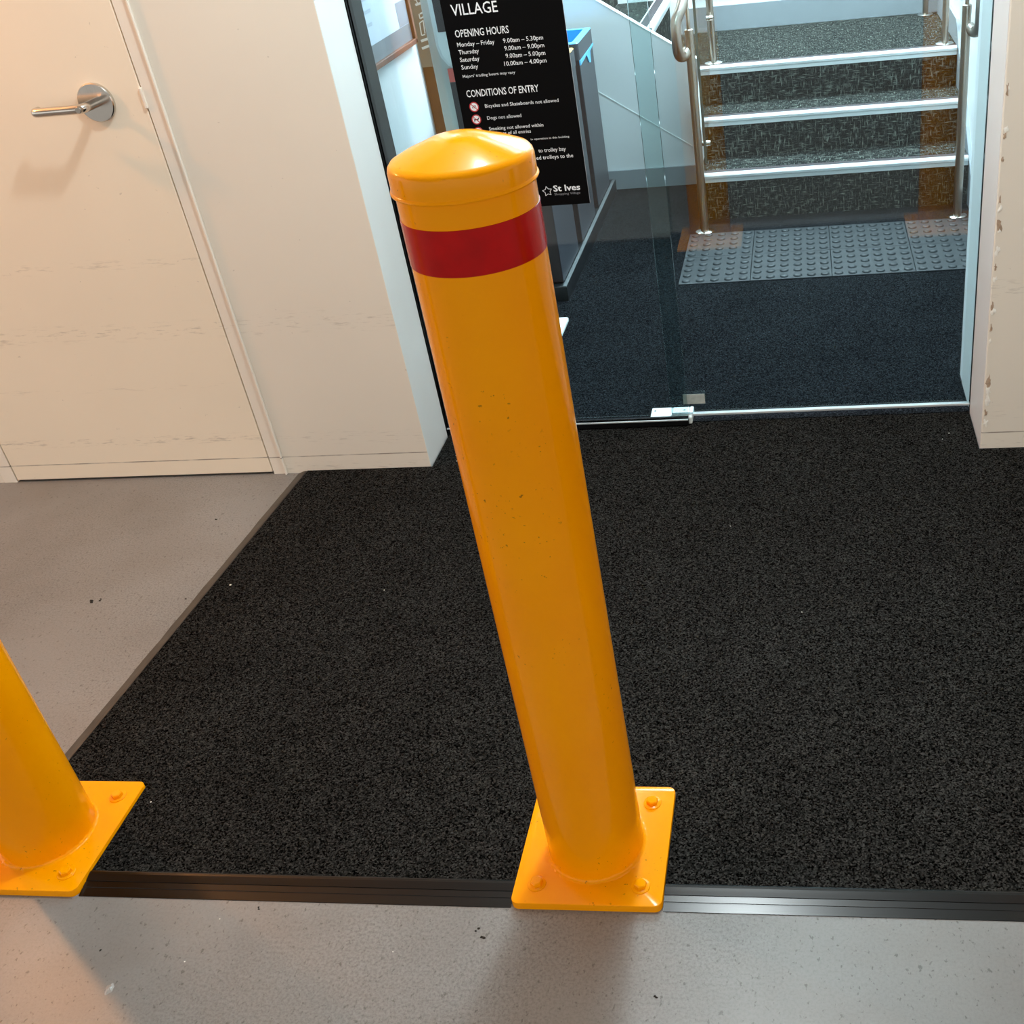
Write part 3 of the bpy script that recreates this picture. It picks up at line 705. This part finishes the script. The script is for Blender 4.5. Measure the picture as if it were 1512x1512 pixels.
bmesh.ops.bevel(dp, geom=[e for e in dp.edges if all(abs(v.co.y-2.115) < 1e-5 for v in e.verts) and len(e.link_faces) == 2 and any(abs(f.normal.y) < .5 for f in e.link_faces)], offset=0.012, segments=3, affect='EDGES')
dsp = obj('dispenser', dp, 'plastic_w', hs, smooth=True)
obj('window', B(-0.672, -0.518, 2.1115, 2.116, 0.985, 1.22, 0.002), 'dark', dsp)
# brown shopfront pillar far behind
pi = thing('shopfront_pillar', (-1.55, 4.95, ZM), 'brown and taupe shopfront pillar glimpsed between poster wall and sanitiser stand', 'pillar')
obj('shaft', B(-1.695, -1.40, 4.905, 5.05, ZM+0.002, 2.85, 0.004), 'timber', pi)
obj('sign_panel', B(-1.690, -1.41, 4.899, 4.9055, 0.385, 2.0, 0.002), 'taupe', pi)
obj('shaft_edge', B(-1.700, -1.688, 4.898, 4.91, ZM+0.002, 2.85), 'skirt', pi)
def pglyph(polys): obj('white_mark', poly2d(polys, 4.8982), 'print', pi)
pglyph([stroke(-1.655, .728, -1.615, .738, .012), stroke(-1.655, .700, -1.612, .710, .012), stroke(-1.650, .738, -1.640, .705, .006)])
pglyph([stroke(-1.640, .655, -1.618, .662, .008), stroke(-1.645, .632, -1.620, .640, .008), stroke(-1.645, .655, -1.645, .632, .006)])
pglyph([stroke(-1.650, .612, -1.628, .622, .006), stroke(-1.652, .612, -1.655, .548, .006), stroke(-1.630, .620, -1.634, .556, .006), stroke(-1.655, .548, -1.634, .552, .006)])
pglyph([stroke(-1.665, .520, -1.620, .530, .013), stroke(-1.668, .482, -1.622, .494, .013)])

# framed poster on the interior left wall
pf = thing('framed_poster', (-0.85, 2.0, 0.926), 'framed white notice with grey and wood border on the inside left wall', 'poster')
PX = -0.85
obj('backing', B(PX+0.0005, PX+0.010, 1.40, 2.386, 0.926, 1.62), 'gframe', pf)
obj('frame_rail', B(PX+0.0005, PX+0.020, 1.40, 2.386, 0.918, 0.934, 0.002), 'wood', pf)
obj('frame_rail', B(PX+0.0005, PX+0.020, 1.40, 2.386, 1.612, 1.628, 0.002), 'wood', pf)
obj('frame_stile', B(PX+0.0005, PX+0.020, 2.371, 2.389, 0.918, 1.628, 0.002), 'wood', pf)
pa = obj('paper', B(PX+0.010, PX+0.0112, 1.44, 2.362, 0.982, 1.58), 'paper', pf)
obj('grey_picture', B(PX+0.0112, PX+0.0116, 2.268, 2.362, 0.983, 1.052), 'pgrey', pa)
for k in range(5): obj('text_line', B(PX+0.0112, PX+0.0116, 1.985+0.002*k, 2.045+0.010*(k % 3), 1.030+0.034*k, 1.040+0.034*k), 'ptext', pa)

# ================================================================== grit and small litter
def blob(cx, cy, z, rx, ry, h, seed):
    rnd = random.Random(seed); bm = bmesh.new(); n = 12
    o = [bm.verts.new((cx+rx*rnd.uniform(.7, 1.2)*math.cos(2*math.pi*i/n), cy+ry*rnd.uniform(.7, 1.2)*math.sin(2*math.pi*i/n), z)) for i in range(n)]
    m_ = [bm.verts.new((cx+(v.co.x-cx)*.6, cy+(v.co.y-cy)*.6, z+h*rnd.uniform(.6, 1.1))) for v in o]
    t = bm.verts.new((cx, cy, z+h))
    for i in range(n):
        j = (i+1) % n; bm.faces.new((o[i], o[j], m_[j], m_[i])); bm.faces.new((m_[i], m_[j], t))
    bmesh.ops.recalc_face_normals(bm, faces=bm.faces[:]); return bm
tag(obj('glue_drop', blob(-0.745, -0.292, 0, 0.007, 0.010, 0.004, 3), 'gum', smooth=True), 'small clear glue drop on the concrete at lower left', 'debris')
grit = bmesh.new()
for cx, cy, r in ((-0.171, -0.166, .0032), (-0.158, -0.181, .0035), (-0.56, -0.137, .0026), (-0.80, -0.225, .0025), (0.13, -0.27, .003), (-1.36, 0.70, .006), (-1.345, 0.708, .004), (-1.12, 0.71, .003), (-1.2, 1.05, .004)):
    for k in range(2): merge(grit, blob(cx+random.uniform(-1, 1)*r, cy+random.uniform(-1, 1)*r, 0, r*random.uniform(.5, 1), r*random.uniform(.4, .8), r*.6, random.random()))
go = tag(obj('floor_grit', grit, 'crumb'), 'scattered dark grit on the bare concrete', 'grit'); go['kind'] = 'stuff'
specks = ((-0.643, -0.240, 0, .0016), (-0.62, -0.16, 0, .0014), (-0.30, -0.21, 0, .0014), (-0.60, 1.30, ZM, .002), (-0.61, 1.33, ZM, .002), (-0.58, 1.36, ZM, .0016), (0.74, 1.36, ZM, .002), (0.72, 1.33, ZM, .0014), (-1.02, 0.75, ZM, .003), (-0.87, 0.08, ZM, .0018), (0.35, 0.62, ZM, .0016), (0.18, 0.95, ZM, .0014), (-0.62, .72, ZM, .0015))
for zz, lab in ((0, 'tiny white crumbs on the bare concrete'), (ZM, 'tiny white crumbs lying on the black mat')):
    sp = bmesh.new()
    for cx, cy, z, r in specks:
        if z == zz: merge(sp, blob(cx, cy, z, r, r*.8, r*.5, random.random()))
    so = tag(obj('white_specks', sp, 'speck'), lab, 'grit'); so['kind'] = 'stuff'
